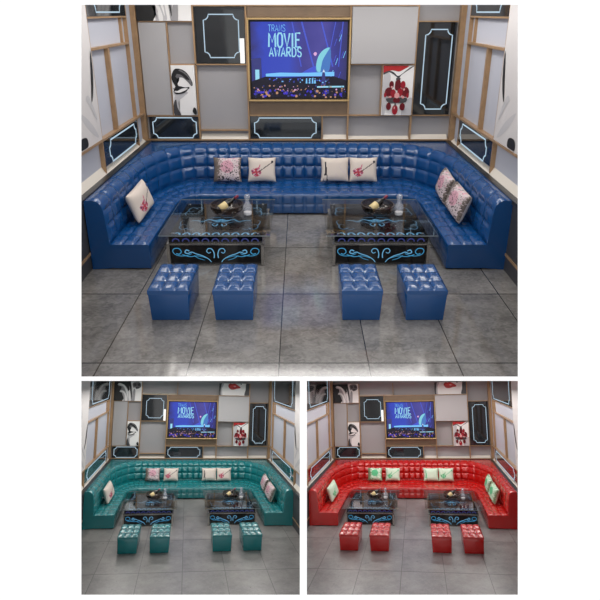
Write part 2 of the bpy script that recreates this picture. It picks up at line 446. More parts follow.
def build_art(R):
    c = R.c
    A = [M['artwhite'], M['ink'], M['ink2'], M['grey1'], M['grey2'], M['grey3']]
    # eye
    e = lambda pts, sm=True: pxn(pts, 100, 400, 55, 560, sm)
    P_ = [(0, e([(110, 420), (200, 330), (300, 320), (390, 330), (395, 470), (330, 560), (110, 560)])),
          (4, e([(110, 420), (150, 340), (300, 325), (240, 370), (170, 420), (175, 500), (190, 560), (110, 560)])),
          (2, e([(105, 440), (140, 400), (150, 480), (190, 560), (105, 560)])),
          (1, e([(104, 160), (150, 92), (240, 96), (312, 140), (366, 225), (352, 262), (300, 196), (235, 160), (170, 150), (140, 178), (175, 220), (195, 264), (150, 266), (110, 215)])),
          (5, e([(200, 105), (240, 105), (310, 150), (355, 215), (350, 260), (300, 215), (235, 175), (170, 190), (165, 250), (120, 225)])),
          (1, e([(104, 175), (118, 125), (165, 105), (240, 122), (300, 160), (330, 200), (285, 190), (230, 150), (160, 140), (120, 165)])),
          (1, e([(105, 165), (130, 150), (170, 185), (170, 225), (190, 262), (160, 262), (118, 220)])),
          (0, e([(178, 232), (230, 182), (275, 200), (305, 262), (240, 272), (190, 262)])),
          (1, e([(140, 268), (200, 262), (270, 275), (320, 270), (312, 290), (240, 285), (200, 300), (150, 310)])),
          (0, e([(118, 318), (150, 318), (220, 288), (300, 282), (250, 315), (180, 330)])),
          (1, e([(118, 322), (180, 328), (250, 312), (305, 288), (262, 326), (190, 342), (140, 340)])),
          (1, e([(100, 270), (130, 285), (150, 262), (165, 268), (140, 310), (112, 318), (130, 295)])),
          (1, e([(345, 520), (365, 480), (395, 500), (398, 550), (370, 552)]))]
    art(R, 'wall_picture', (-2.31, -1.89, 1.42, 2.28), P_, A, 'black and white closed eye picture on the %s lounge rear wall' % c)
    # hair
    e = lambda pts, sm=True: pxn(pts, 300, 585, 55, 250, sm)
    P_ = [(1, e([(300, 55), (470, 55), (465, 120), (440, 170), (400, 200), (385, 250), (300, 250)], False)),
          (4, e([(330, 88), (350, 72), (400, 90), (440, 140), (455, 210), (455, 250), (400, 250), (405, 190), (385, 170), (355, 160), (370, 140), (400, 150), (425, 185), (420, 140), (380, 105), (345, 100)])),
          (0, e([(335, 84), (360, 76), (405, 98), (440, 160), (448, 230), (430, 180), (395, 110), (350, 94)])),
          (0, e([(360, 156), (385, 146), (415, 170), (436, 220), (436, 250), (418, 250), (410, 195), (385, 165)])),
          (3, e([(462, 70), (480, 110), (490, 180), (500, 250), (478, 250), (470, 180), (455, 120)])),
          (1, e([(450, 60), (470, 70), (476, 120), (485, 200), (482, 230), (468, 150), (456, 100)])),
          (5, e([(490, 70), (560, 62), (575, 110), (530, 130), (515, 110), (500, 120)])),
          (2, e([(500, 80), (520, 72), (528, 95), (510, 104)])), (2, e([(540, 78), (568, 74), (566, 100), (545, 98)])),
          (2, e([(520, 112), (548, 106), (560, 122), (530, 126)])),
          (3, e([(505, 130), (520, 150), (515, 250), (498, 250), (494, 170)]))]
    art(R, 'wall_picture', (-2.83, -1.88, 3.004, 3.70), P_, A, 'black and white picture of curling hair, top left of the %s lounge rear wall' % c)
    # necklace
    B = [M['artwhite'], M['lipred'], M['ink2'], M['gem'], M['gem2'], M['gempink'], M['grey2']]
    e = lambda pts, sm=True: pxn(pts, 55, 365, 45, 560, sm)
    ov = lambda x, y, a, b_: e([(x+a*math.cos(t*PI/4), y+b_*math.sin(t*PI/4)) for t in range(8)])
    P_ = [(6, e([(60, 150), (130, 140), (120, 300), (90, 540), (60, 555)])), (6, e([(300, 420), (365, 380), (365, 560), (260, 560)])),
          (1, e([(55, 45), (300, 45), (270, 78), (230, 100), (205, 105), (150, 92), (110, 100), (55, 120)])),
          (2, e([(55, 120), (110, 98), (160, 112), (210, 150), (290, 90), (330, 60), (365, 48), (320, 82), (240, 140), (215, 180), (200, 165), (150, 128), (110, 112), (60, 136)])),
          (2, e([(190, 170), (230, 170), (225, 200), (195, 200)])),
          (3, e([(188, 200), (228, 190), (240, 250), (230, 300), (185, 290), (180, 240)])),
          (3, ov(145, 240, 24, 40)), (4, ov(262, 240, 26, 40)), (3, ov(120, 315, 40, 48)), (3, ov(290, 315, 40, 52)),
          (2, e([(100, 380), (200, 370), (310, 380), (290, 425), (200, 430), (120, 425)])),
          (4, ov(165, 330, 28, 44)), (4, ov(235, 320, 28, 44)), (3, ov(205, 400, 36, 30)), (4, ov(85, 345, 14, 26)), (4, ov(315, 350, 14, 26)),
          (5, ov(205, 350, 26, 30)), (5, ov(268, 368, 16, 14)), (5, ov(135, 366, 16, 10)), (5, ov(148, 262, 11, 10)), (5, ov(274, 288, 10, 12)),
          (3, ov(125, 465, 26, 40)), (4, ov(192, 500, 30, 52)), (3, ov(266, 468, 28, 40)), (2, ov(192, 446, 8, 16)), (5, ov(185, 480, 6, 14))]
    art(R, 'wall_picture', (1.49, 2.035, 1.422, 2.277), P_, B, 'dark red jewelled necklace picture on the %s lounge rear wall' % c, 11.82)
    # lips
    e = lambda pts, sm=True: pxn(pts, 85, 490, 70, 235, sm)
    P_ = [(6, e([(90, 70), (150, 70), (120, 150), (130, 235), (88, 235)])), (2, e([(85, 70), (125, 70), (100, 120), (108, 235), (85, 235)])),
          (2, e([(445, 70), (490, 70), (490, 235), (425, 235), (440, 150)])),
          (1, e([(205, 105), (225, 72), (260, 76), (285, 70), (325, 88), (370, 128), (320, 142), (270, 155), (230, 145)])),
          (4, e([(222, 110), (260, 88), (310, 92), (345, 118), (290, 116), (250, 118)])),
          (5, e([(275, 108), (295, 102), (310, 112), (290, 118)])), (2, e([(366, 72), (385, 70), (378, 88)]))]
    art(R, 'wall_picture', (.905, 2.03, 3.262, 3.70), P_, [M['artwhite'], M['lipred'], M['ink2'], M['gem'], M['lipred2'], M['gempink'], M['grey2']],
        'red lips picture at the top of the %s lounge rear wall' % c)
    # tall white pictures on the side walls
    for sd, nm in ((-1, 'left'), (1, 'right')):
        y0, y1 = 5.6, R.edge-.03; sh = R.edge-9.2; zt = R.top-.04
        e = lambda pts: smooth_closed([((y+sh-y0)/(y1-y0), (z-1.47)/(zt-1.47)) for y, z in pts], 4)
        P_ = [(4, e([(8.35, 1.95), (8.7, 1.80), (8.95, 1.62), (9.02, 1.52), (8.80, 1.60), (8.5, 1.78)])),
              (4, e([(7.0, 3.2), (8.1, 3.3), (8.5, 2.9), (8.1, 2.8), (7.2, 2.8)])),
              (4, e([(8.72, 2.12), (8.84, 2.08), (9.05, 1.80), (9.0, 1.78), (8.8, 1.98), (8.68, 2.06)])),
              (1, e([(9.13, 2.66), (9.14, 2.5), (9.10, 2.30), (9.0, 2.10), (8.90, 2.02), (8.96, 2.2), (9.03, 2.42), (9.09, 2.6)])),
              (1, e([(8.20, 1.50), (8.36, 1.485), (8.52, 1.50), (8.50, 1.60), (8.34, 1.63), (8.22, 1.60)]))]
        art(R, 'wall_picture', (y0, y1, 1.47, zt), P_, [M['sidewhite']]+A[1:], 'tall white picture with black strokes on the %s wall of the %s lounge' % (nm, c), side=sd)
    # plain grey padded boards
    for (x0, x1, z0, z1, yf, lab) in ((-2.83, -2.345, 1.412, 2.98, 11.88, 'tall narrow grey board left on the rear wall'),
                                      (.905, 2.03, 2.307, 3.226, 11.78, 'wide pale grey board right of the television')):
        q = bmesh.new(); box(q, x0, x1, yf, 12.02, z0, z1, .008)
        R.add('wall_board', q, M['fabric_board'], base=((x0+x1)/2, yf, z0), label='%s in the %s lounge' % (lab, c), cat='wall panel', clip=True)

def neon_panel(R, rect, inset, label, side=0, gl='darkglass', notch=.09, group=None):
    a0, a1, z0, z1 = rect
    ins = inset if isinstance(inset, tuple) else (a0+inset, a1-inset, z0+inset*.8, z1-inset*.8)
    bm = bmesh.new(); nb = bmesh.new()
    pts = notched(ins[0], ins[1], ins[2], ins[3], notch)
    if side == 0:
        box(bm, a0, a1, 11.90, 12.02, z0, z1); base = ((a0+a1)/2, 11.90, z0)
        ribbon(nb, pts, .018, lambda p: (p.x, 11.894, p.y), closed=True)
    else:
        xf = XL-.004 if side < 0 else XR+.004
        xa, xb = (XL-.13, xf) if side < 0 else (xf, XR+.13)
        box(bm, xa, xb, a0, a1, z0, z1); base = (xf, (a0+a1)/2, z0)
        ribbon(nb, pts, .021, lambda p: (xf-side*.006, p.x, p.y), closed=True)
    o = R.add('mirror_panel', bm, M[gl], base=base, label=label, cat='wall panel', clip=True)
    # give the tube a little depth
    r = bmesh.ops.extrude_face_region(nb, geom=nb.faces[:])
    d = Vector((0, .005, 0)) if side == 0 else Vector((side*.005, 0, 0))
    for v in [g for g in r['geom'] if isinstance(g, bmesh.types.BMVert)]: v.co += d
    R.add('neon_outline', nb, M['neon'], parent=o, base=base, label='pale blue glowing outline', clip=True)
    return o

def build_panels(R):
    c = R.c
    neon_panel(R, (-1.84, -.97, 2.31, 3.225), (-1.685, -1.075, 2.405, 3.105), 'dark glass panel with notched neon outline left of the %s lounge television' % c)
    neon_panel(R, (-2.80, -1.89, .985, 1.382), (-2.735, -1.93, 1.0, 1.365), 'low dark neon panel in the rear left corner of the %s lounge' % c, gl='darkmirror', notch=.075)
    neon_panel(R, (-.92, .392, .985, 1.39), (-.845, .30, 1.0, 1.36), 'long low neon-edged mirror panel under the %s lounge television' % c, gl='darkmirror', notch=.085)
    neon_panel(R, (2.075, 2.745, 1.425, 2.978), (2.21, 2.68, 1.52, 2.865), 'tall dark neon panel in the rear right corner of the %s lounge' % c)
    for sd, nm in ((-1, 'left'), (1, 'right')):
        E0 = R.edge; neon_panel(R, (E0+.035, 11.295, 1.06, 1.43), (E0+.3, 11.15, 1.06, 1.385), 'low dark neon panel on the %s wall of the %s lounge' % (nm, c), sd, 'darkmirror', .10)
        neon_panel(R, (E0+.035, 11.295, 3.09, R.top-.04), (E0+.35, 11.05, 3.14, 3.80 if R.s == 1 else 4.2), 'dark neon panel at the top of the %s wall of the %s lounge' % (nm, c), sd, 'darkglass', .12)
    q = bmesh.new(); box(q, -1.062, -.985, 11.88, 11.898, 2.31, 2.72)
    R.add('light_bar', q, M['lamp'], base=(-1.02, 11.885, 2.31), label='short upright white light bar left of the %s lounge television' % c, cat='light', clip=True)

GLYPH = {'T': ['0,1 1,1', '.5,1 .5,0'], 'R': ['.1,0 .1,1', '.1,1 .75,1 .9,.75 .75,.5 .1,.5', '.4,.5 .9,0'], 'A': ['.05,0 .5,1 .95,0', '.22,.33 .78,.33'],
         'N': ['.1,0 .1,1 .9,0 .9,1'], 'S': ['.9,.85 .7,1 .25,1 .1,.78 .25,.56 .75,.46 .9,.24 .75,0 .25,0 .08,.15'], 'M': ['.05,0 .1,1 .5,.35 .9,1 .95,0'],
         'O': ['.1,.2 .1,.8 .3,1 .7,1 .9,.8 .9,.2 .7,0 .3,0 .1,.2'], 'V': ['.03,1 .5,0 .97,1'], 'I': ['.5,0 .5,1'], 'E': ['.9,1 .12,1 .12,0 .9,0', '.12,.52 .75,.52'],
         'W': ['.02,1 .25,0 .5,.75 .75,0 .98,1'], 'D': ['.1,0 .1,1 .6,1 .9,.75 .9,.25 .6,0 .1,0']}
def text_bm(bm, s, x0, x1, z0, z1, fn, mi, weight=.2):
    wid = [.45 if ch == 'I' else 1.25 if ch in 'MW' else 1 for ch in s]
    gap = .2; tot = sum(wid)+gap*(len(s)-1); k = (x1-x0)/tot; x = x0
    for ch, wd in zip(s, wid):
        for st in GLYPH[ch]:
            pts = [tuple(float(q) for q in p.split(',')) for p in st.split()]
            pts = [(x+(a if ch != 'I' else .5)*wd*k, z0+(z1-z0)*b) for a, b in pts]
            asp = 1.36
            ribbon(bm, [(a*asp, b) for a, b in pts], weight*k*asp, lambda p: fn(p.x/asp, p.y), mi=mi)
        x += (wd+gap)*k

def build_tv(R):
    c = R.c; rnd = random.Random(3)
    base = (-.015, 11.84, 1.66)
    t = R.root('television', base, 'large television showing a blue concert stage in the %s lounge' % c, 'television')
    x0, x1, z0, z1 = -.93, .895, 1.665, 3.054
    bm = bmesh.new(); d = .034
    for a in ((x0, x1, z0, z0+d), (x0, x1, z1-d, z1), (x0, x0+d, z0+d, z1-d), (x1-d, x1, z0+d, z1-d)):
        box(bm, a[0], a[1], 11.80, 12.01, a[2], a[3], .006)
    R.add('frame', bm, M['gold'], parent=t)
    bm = bmesh.new(); box(bm, x0+d, x1-d, 11.90, 12.01, z0+d, z1-d); R.add('bezel', bm, M['ink'], parent=t)
    sx0, sx1, sz0, sz1 = x0+.062, x1-.062, z0+.060, z1-.066
    bm = bmesh.new(); uvl = bm.loops.layers.uv.new('UVMap')
    names = ['screen', 's_dark', 's_text', 's_cyan', 's_planet', 's_planet2', 's_beam', 's_pink', 's_amber', 's_violet', 's_tower', 's_white']
    I = {n: i for i, n in enumerate(names)}
    lay = [0]
    def F(u, v, l): return (sx0+(sx1-sx0)*u, 11.885-.0006*l, sz0+(sz1-sz0)*v)
    def poly(pts, mname, sm=False):
        lay[0] += 1
        q = [((x-60)/470, 1-(y-108)/382) for x, y in pts]
        if sm: q = smooth_closed(q, 4)
        vs = [bm.verts.new(F(min(1, max(0, u)), min(1, max(0, v)), lay[0])) for u, v in q]
        f = bm.faces.new(vs); f.material_index = I[mname]; bmesh.ops.triangulate(bm, faces=[f])
    fs = box(bm, sx0, sx1, 11.885, 11.90, sz0, sz1)
    for f in fs:
        for l in f.loops: l[uvl].uv = ((l.vert.co.x-sx0)/(sx1-sx0), (l.vert.co.z-sz0)/(sz1-sz0))
    for a, b_, wd in ((258, 285, 6), (304, 345, 8), (400, 440, 7), (470, 412, 4), (505, 470, 5)):   # beams of light
        poly([(a, 108), (a+wd, 108), (b_+wd+18, 330), (b_+18, 330)], 's_beam')
    for i in range(9):
        x = 462+rnd.random()*60; y = 130+rnd.random()*260; poly([(x, y), (x+3, y), (x-8, y+34), (x-11, y+34)], 's_cyan' if i % 2 else 's_beam')
    poly([(300, 372), (335, 345), (372, 328), (392, 338), (380, 365)], 's_beam', True)
    poly([(382, 358), (380, 320), (392, 275), (415, 245), (445, 233), (452, 270), (448, 330), (435, 358)], 's_planet2', True)
    poly([(384, 352), (380, 318), (392, 274), (416, 245), (445, 234), (430, 262), (412, 296), (404, 330), (400, 356)], 's_planet', True)
    poly([(366, 265), (375, 256), (383, 264), (375, 276)], 's_pink', True)
    poly([(130, 366), (200, 360), (300, 362), (470, 356), (470, 378), (130, 380)], 's_cyan')
    poly([(60, 290), (108, 285), (112, 430), (60, 430)], 's_tower'); poly([(78, 345), (98, 345), (98, 420), (78, 420)], 's_text')
    poly([(60, 405), (130, 380), (200, 386), (330, 384), (470, 380), (530, 400), (530, 490), (60, 490)], 's_dark')
    poly([(410, 365), (416, 345), (424, 365), (430, 425), (404, 425)], 's_tower'); poly([(412, 358), (417, 342), (424, 358)], 's_white')
    for x in (330, 345, 360, 372): poly([(x, 390), (x+5, 388), (x+7, 416), (x-2, 416)], 's_cyan')
    poly([(385, 430), (520, 428), (520, 436), (385, 438)], 's_text')
    def dot(x, y, r, mn):
        poly([(x+r*math.cos(k*PI/3), y+r*math.sin(k*PI/3)) for k in range(6)], mn)
    for i in range(85):
        dot(66+rnd.random()*460, 424+rnd.random()*34, 1.5+rnd.random()*3.5, rnd.choice(['s_amber', 's_amber', 's_pink', 's_dark', 's_tower']))
    for i in range(90):
        dot(66+rnd.random()*460, 448+rnd.random()*38, 2.5+rnd.random()*6, rnd.choice(['s_violet', 's_violet', 's_dark', 's_tower', 's_amber']))
    for i in range(40):
        dot(150+rnd.random()*300, 386+rnd.random()*22, 2+rnd.random()*3, rnd.choice(['s_beam', 's_tower', 's_cyan']))
    lay[0] += 1; ll = lay[0]
    fn = lambda u, v: F(u, v, ll)
    U = lambda x: (x-60)/470; V = lambda y: 1-(y-108)/382
    text_bm(bm, 'TRANS', U(147), U(230), V(153), V(122), fn, I['s_cyan'], .16)
    text_bm(bm, 'MOVIE', U(148), U(304), V(229), V(162), fn, I['s_text'], .29)
    text_bm(bm, 'AWARDS', U(150), U(308), V(276), V(232), fn, I['s_text'], .29)
    R.add('screen', bm, [M[n] for n in names], parent=t, label='lit screen with a concert stage and lettering')

# ------------------------------------------------------------------ seating
def build_sofa(R):
    c = R.c; lm = R.leather
    xl, xr, yf, yb, ky = -2.78, 2.74, 7.78, 11.82, 1.93
    V_ = (yb-yf)/ky; Ro = 1.08
    base = (0, 11.5, 0)
    t = R.root('corner_sofa', base, 'long U-shaped tufted %s leather sofa around the walls' % c, 'sofa')
    sub = 8
    # path on the outer line: (x, v, inward normal)
    path = []; uu = []
    segs = [(5, 'l'), (6, 'al'), (17, 'b'), (6, 'ar'), (5, 'r')]
    cell = 0
    for ncell, kind in segs:
        n = ncell*sub
        for i in range(n+1):
            if i == 0 and path: continue
            q = i/n
            if kind == 'l': p = (xl, (V_-Ro)*q, 1, 0)
            elif kind == 'al':
                a = PI - q*PI/2; p = (xl+Ro+Ro*math.cos(a), V_-Ro+Ro*math.sin(a), -math.cos(a), -math.sin(a))
            elif kind == 'b': p = (xl+Ro+(xr-xl-2*Ro)*q, V_, 0, -1)
            elif kind == 'ar':
                a = PI/2 - q*PI/2; p = (xr-Ro+Ro*math.cos(a), V_-Ro+Ro*math.sin(a), -math.cos(a), -math.sin(a))
            else: p = (xr, (V_-Ro)*(1-q), -1, 0)
            path.append(p); uu.append(cell+ncell*q)
        cell += ncell
    def resample(prof, n):
        P_ = [Vector(p) for p in smooth_open(prof, 6)]
        L_ = [0]
        for a, b in zip(P_, P_[1:]): L_.append(L_[-1]+(b-a).length)
        out = []
        for i in range(n+1):
            s_ = L_[-1]*i/n; j = 0
            while j < len(L_)-2 and L_[j+1] < s_: j += 1
            f = (s_-L_[j])/max(1e-9, L_[j+1]-L_[j]); out.append(P_[j].lerp(P_[j+1], f))
        return out
    def sweep(bm, blocks, amp_end=1):
        """blocks: (profile, rows, amplitude)"""
        pr = []
        for prof, rows, amp in blocks:
            n = max(1, rows*sub) if rows else 6
            q = resample(prof, n)
            for i, p in enumerate(q):
                if pr and i == 0: continue
                tv = abs(math.sin(PI*rows*i/n)) if rows else 1.0
                pr.append((p, tv, amp))
        N_ = len(pr); nor = []
        for i in range(N_):
            d = pr[min(N_-1, i+1)][0]-pr[max(0, i-1)][0]
            d.normalize(); nor.append(Vector((-d.y, d.x)))     # (d, z) pointing off the upholstery
        grid = []
        for (x, v, nx, nv), u in zip(path, uu):
            su = abs(math.sin(PI*u)); row = []
            for (p, tv, amp), nn in zip(pr, nor):
                h = amp*((min(1, su*1.5)**.55)*(min(1, tv*1.5)**.55))
                d, z = p.x+nn.x*h, p.y+nn.y*h
                row.append(bm.verts.new((x+nx*d, yf+(v+nv*d)*ky, z)))
            grid.append(row)
        for a, b in zip(grid, grid[1:]):
            for j in range(N_-1): bm.faces.new((a[j], a[j+1], b[j+1], b[j]))
        return grid
    bm = bmesh.new()
    g = sweep(bm, [([(0, .0), (0, .5), (0, .93)], 0, 0), ([(0, .93), (.02, .945), (.055, .947)], 0, 0),
                   ([(.055, .947), (.12, .947), (.18, .925), (.22, .87), (.235, .80)], 1, .020),
                   ([(.235, .80), (.247, .70), (.253, .60)], 1, .019), ([(.253, .60), (.26, .50), (.266, .385)], 1, .022),
                   ([(.266, .385), (.27, .2), (.27, .02)], 0, 0)])
    for row in (g[0], g[-1]): bm.faces.new(row)
    R.add('backrest', bm, lm, parent=t, smooth=True)
    bm = bmesh.new()
    g = sweep(bm, [([(.268, .02), (.268, .2), (.268, .352)], 0, 0), ([(.268, .352), (.52, .352), (.755, .352)], 3, .022),
                   ([(.755, .352), (.776, .345), (.784, .325)], 0, .003), ([(.784, .325), (.786, .2), (.786, .02)], 2, .006)])
    for row in (g[0], g[-1]): bm.faces.new(row)
    R.add('seat', bm, lm, parent=t, smooth=True)
    # flat leather tops that fill the corners behind the curved backrest
    for sgn in (-1, 1):
        bm = bmesh.new()
        cx = xl+Ro if sgn < 0 else xr-Ro
        arc = [(cx+sgn*Ro*math.cos(q*PI/24), V_-Ro+Ro*math.sin(q*PI/24)) for q in range(13)]
        pts = arc + [((xl if sgn < 0 else xr), V_)]
        prism(bm, pts, lambda p, sd: (p[0], yf+p[1]*ky, .935 if sd == 0 else .86))
        R.add('corner_top', bm, lm, parent=t, label='smooth leather corner top')

def build_stools(R):
    c = R.c; lm = R.leather
    w, y0, y1, H = .225, 6.24, 7.01, .355
    base = (-1.45, 6.62, 0); cx = base[0]; cy = base[1]; hd = (y1-y0)/2
    labs = ['first from the left in its row', 'second from the left in its row', 'third from the left in its row', 'last on the right of its row']
    lab = 'tufted %s leather cube stool, %s'
    t = R.root('cube_stool', base, lab % (c, labs[0]), 'stool', '%s cube stools in a row' % c)
    bm = bmesh.new(); box(bm, cx-w, cx+w, cy-hd, cy+hd, 0, H, .012)
    for v in bm.verts:
        f = 1-.06*(1-v.co.z/H); v.co.x = cx+(v.co.x-cx)*f; v.co.y = cy+(v.co.y-cy)*f
    R.add('body', bm, lm, parent=t, smooth=True)
    bm = bmesh.new(); n = 30; vs = {}
    for i in range(n+1):
        for j in range(n+1):
            u, v = i/n, j/n
            e = min(u, 1-u, v, 1-v); rim = min(1, e/.05)
            z = H+.018+.012*rim**.6+.024*(min(1, abs(math.sin(3*PI*u))*1.25)*min(1, abs(math.sin(3*PI*v))*1.25))**.6
            vs[i, j] = bm.verts.new((cx+(u-.5)*2*(w+.001), cy+(v-.5)*2*(hd+.002), z))
    for i in range(n):
        for j in range(n): bm.faces.new((vs[i, j], vs[i+1, j], vs[i+1, j+1], vs[i, j+1]))
    rim = [vs[i, 0] for i in range(n+1)]+[vs[n, j] for j in range(1, n+1)]+[vs[i, n] for i in range(n-1, -1, -1)]+[vs[0, j] for j in range(n-1, 0, -1)]
    low = [bm.verts.new((v.co.x, v.co.y, H-.03)) for v in rim]
    for i in range(len(rim)):
        bm.faces.new((rim[i], low[i], low[(i+1) % len(rim)], rim[(i+1) % len(rim)]))
    bm.faces.new(low)
    cu = R.add('cushion', bm, lm, parent=t, smooth=True)
    for a in (-1, 1):
        for b in (-1, 1):
            bm = bmesh.new()
            lathe(bm, [(.012, -.004), (.011, .004), (.006, .008)], cx+a*w/3, cy+b*hd/3, H+.03, 10)
            R.add('button', bm, M['btn'], parent=cu, base=base)
    for i, dx in enumerate((.714, 2.135, 2.845)): R.clone(t, dx, 0, lab % (c, labs[i+1]))

def build_tables(R):
    c = R.c
    base = (-1.14, 8.75, 0)
    labs = ['%s of the two black glass coffee tables in the %s lounge' % (s_, c) for s_ in ('left', 'right')]
    t = R.root('coffee_table', base, labs[0], 'table', 'glass coffee tables in the %s lounge' % c)
    cx = -1.14
    # pedestal with white-metal frame and black front
    bm = bmesh.new(); box(bm, cx-.62, cx+.62, 7.96, 9.50, .01, .30); R.add('pedestal', bm, M['blackgloss'], parent=t)
    bm = bmesh.new()
    for a in ((cx-.655, cx-.615, 7.90, 7.96, 0, .315), (cx+.615, cx+.655, 7.90, 7.96, 0, .315), (cx-.66, cx-.60, 9.5, 9.56, 0, .315), (cx+.60, cx+.66, 9.5, 9.56, 0, .315),
              (cx-.655, cx+.655, 7.90, 7.96, .303, .318), (cx-.66, cx+.66, 9.5, 9.56, .30, .318), (cx-.66, cx-.60, 7.96, 9.5, .30, .318), (cx+.60, cx+.66, 7.96, 9.5, .30, .318),
              (cx-.655, cx+.655, 7.90, 7.96, 0, .015)):
        box(bm, *a)
    R.add('pedestal_frame', bm, M['frame_white'], parent=t)
    # neon scrolls on the front
    bm = bmesh.new(); fy = 7.952
    def S(pts, w0, w1=None, mi=0):
        for sg in (-1, 1):
            q = [(cx+sg*x, z) for x, z in smooth_open(pts, 6)]
            ribbon(bm, q, w0, lambda p: (p.x, fy, p.y), w1, mi)
    S([(.54, .165), (.50, .155), (.47, .19), (.50, .235), (.56, .235), (.585, .20), (.56, .155), (.49, .13), (.40, .135), (.33, .165)], .013, .008)
    S([(.36, .20), (.40, .215), (.42, .18), (.38, .165), (.33, .185), (.27, .16), (.18, .13), (.10, .08), (.07, .04)], .015, .009, 1)
    S([(.46, .15), (.36, .12), (.24, .13), (.14, .10)], .011, .007)
    S([(.30, .135), (.24, .095), (.16, .07)], .010, .005)
    S([(.03, .10), (.025, .16), (.05, .225), (.10, .235), (.125, .20), (.10, .17), (.07, .185)], .013, .009, 1)
    R.add('neon_scroll', bm, [M['cyan'], M['cyan2']], parent=t, label='glowing blue scroll ornament on the front')
    # black upper box
    bm = bmesh.new(); box(bm, cx-.63, cx+.63, 7.96, 9.52, .318, .405); R.add('upper_box', bm, M['blackgloss'], parent=t)
    bm = bmesh.new(); b2 = bmesh.new()
    for i in range(9):
        x = cx-.60+.1333*(i+.5)
        arc = [(x+.045*math.cos(a*PI/8), 8.02+.09*math.sin(a*PI/8)) for a in range(9)]
        ribbon(bm, arc, .026, lambda p: (p.x, p.y, .4075), mi=0)
        arc = [(x+.045*math.cos(a*PI/8), .335+.04*math.sin(a*PI/8)) for a in range(9)]
        ribbon(b2, arc, .016, lambda p: (p.x, 7.957, p.y))
    R.add('neon_and_mirrored_arches', bm, M['cyan2'], parent=t, label='row of pale blue glowing arches on the top')
    R.add('neon_and_mirrored_arches', b2, M['violet'], parent=t, label='dim violet reflection of the arches, painted on the front')  # mirror image of the top arches, drawn as dim glowing ribbons
    bm = bmesh.new()
    # medallion and corner curls on the top
    T3 = lambda p: (p.x, p.y, .4075)
    def C2(pts, w0, w1=None, mi=2):
        for sx in (-1, 1):
            ribbon(bm, [(cx+sx*x, y) for x, y in smooth_open(pts, 6)], w0, T3, w1, mi)
    C2([(.0, 8.72), (.08, 8.66), (.18, 8.70), (.26, 8.62), (.36, 8.66), (.44, 8.64)], .035, .008, 0)
    C2([(.0, 8.60), (.10, 8.54), (.20, 8.60), (.30, 8.56)], .03, .008); C2([(.02, 8.80), (.12, 8.80), (.20, 8.76)], .03, .01)
    C2([(.03, 8.50), (.05, 8.40), (.10, 8.46), (.08, 8.52)], .02, .01, 0); C2([(.0, 8.66), (.05, 8.62), (.12, 8.66)], .05, .02, 0)
    for y_, s_ in ((9.15, 1), (8.42, -1)):
        C2([(.42, y_+.10*s_), (.50, y_+.16*s_), (.55, y_+.06*s_), (.52, y_-.06*s_), (.46, y_-.02*s_)], .022, .008)
        C2([(.55, y_-.02*s_), (.57, y_-.18*s_), (.53, y_-.26*s_)], .018, .006); C2([(.34, y_+.13*s_), (.40, y_+.17*s_), (.46, y_+.13*s_)], .018, .006)
    R.add('neon_medallion', bm, [M['cyan2'], M['cyan2'], M['topneon']], parent=t, label='blue neon curls on the black top')
    # glass plate on clear standoffs
    bm = bmesh.new(); fs = box(bm, cx-.745, cx+.745, 7.88, 9.66, .432, .446)
    for f in fs:
        f.normal_update()
        if abs(f.normal.z) < .5: f.material_index = 1
    R.add('glass_top', bm, [M['clear'], M['glass_edge']], parent=t, label='clear glass plate')
    for a, b in ((-1, -1), (1, -1), (-1, 1), (1, 1)):
        bm = bmesh.new(); lathe(bm, [(.022, 0), (.022, .027)], cx+a*.57, 8.74+b*.70, .405, 12); R.add('standoff', bm, M['steel'], parent=t)
    R.clone(t, 2.235, 0, labs[1])
    # --- what stands on the tables
    for i, (dx, side) in enumerate(((0, 'left'), (2.235, 'right'))):
        zt = .4465; bx, by = cx+.07+dx, 8.86
        if i: bx -= .03
        bowl = R.root('glass_bowl', (bx, by, zt), 'round smoked glass bowl on the %s coffee table in the %s lounge' % (side, c), 'bowl', 'smoked glass bowls in the %s lounge' % c)
        bm = bmesh.new()
        prof = [(.10, 0), (.14, .012), (.205, .05), (.235, .10), (.24, .15), (.23, .15), (.225, .10), (.195, .055), (.11, .02), (.002, .02)]
        n = 28; rings = []
        for r, h in prof: rings.append([bm.verts.new((bx+r*math.cos(2*PI*q/n), by+1.25*r*math.sin(2*PI*q/n), zt+h)) for q in range(n)])
        for a, b in zip(rings, rings[1:]):
            for q in range(n): bm.faces.new((a[q], a[(q+1) % n], b[(q+1) % n], b[q]))
        bm.faces.new(rings[0])
        R.add('bowl', bm, M['smoke'], parent=bowl, smooth=True)
        bm = bmesh.new(); ribbon(bm, [(bx+.235*math.cos(2*PI*q/n), by+.294*math.sin(2*PI*q/n)) for q in range(n)], .014, lambda p: (p.x, p.y, zt+.153), closed=True)
        r_ = bmesh.ops.extrude_face_region(bm, geom=bm.faces[:])
        for v in [g for g in r_['geom'] if isinstance(g, bmesh.types.BMVert)]: v.co.z -= .004
        R.add('rim', bm, M['brown_glass'], parent=bowl)
        # bottle leaning in the bowl, neck to the upper right
        pb = Vector((bx-.12, by-.05, zt+.075)); dr = Vector((.27, .19, .155)).normalized()
        q_ = Vector((0, 0, 1)).rotation_difference(dr).to_matrix()
        bt = R.root('wine_bottle', tuple(pb), 'dark cream-labelled bottle in the bowl on the %s table of the %s lounge' % (side, c), 'bottle', 'dark wine bottles in the %s lounge' % c)
        bm = bmesh.new(); lathe(bm, [(.034, -.03), (.05, -.02), (.052, 0), (.052, .20), (.044, .235), (.022, .27), (.019, .29), (.019, .36)], pb.x, pb.y, pb.z, 18, q_)
        R.add('bottle_body', bm, M['bottle'], parent=bt)
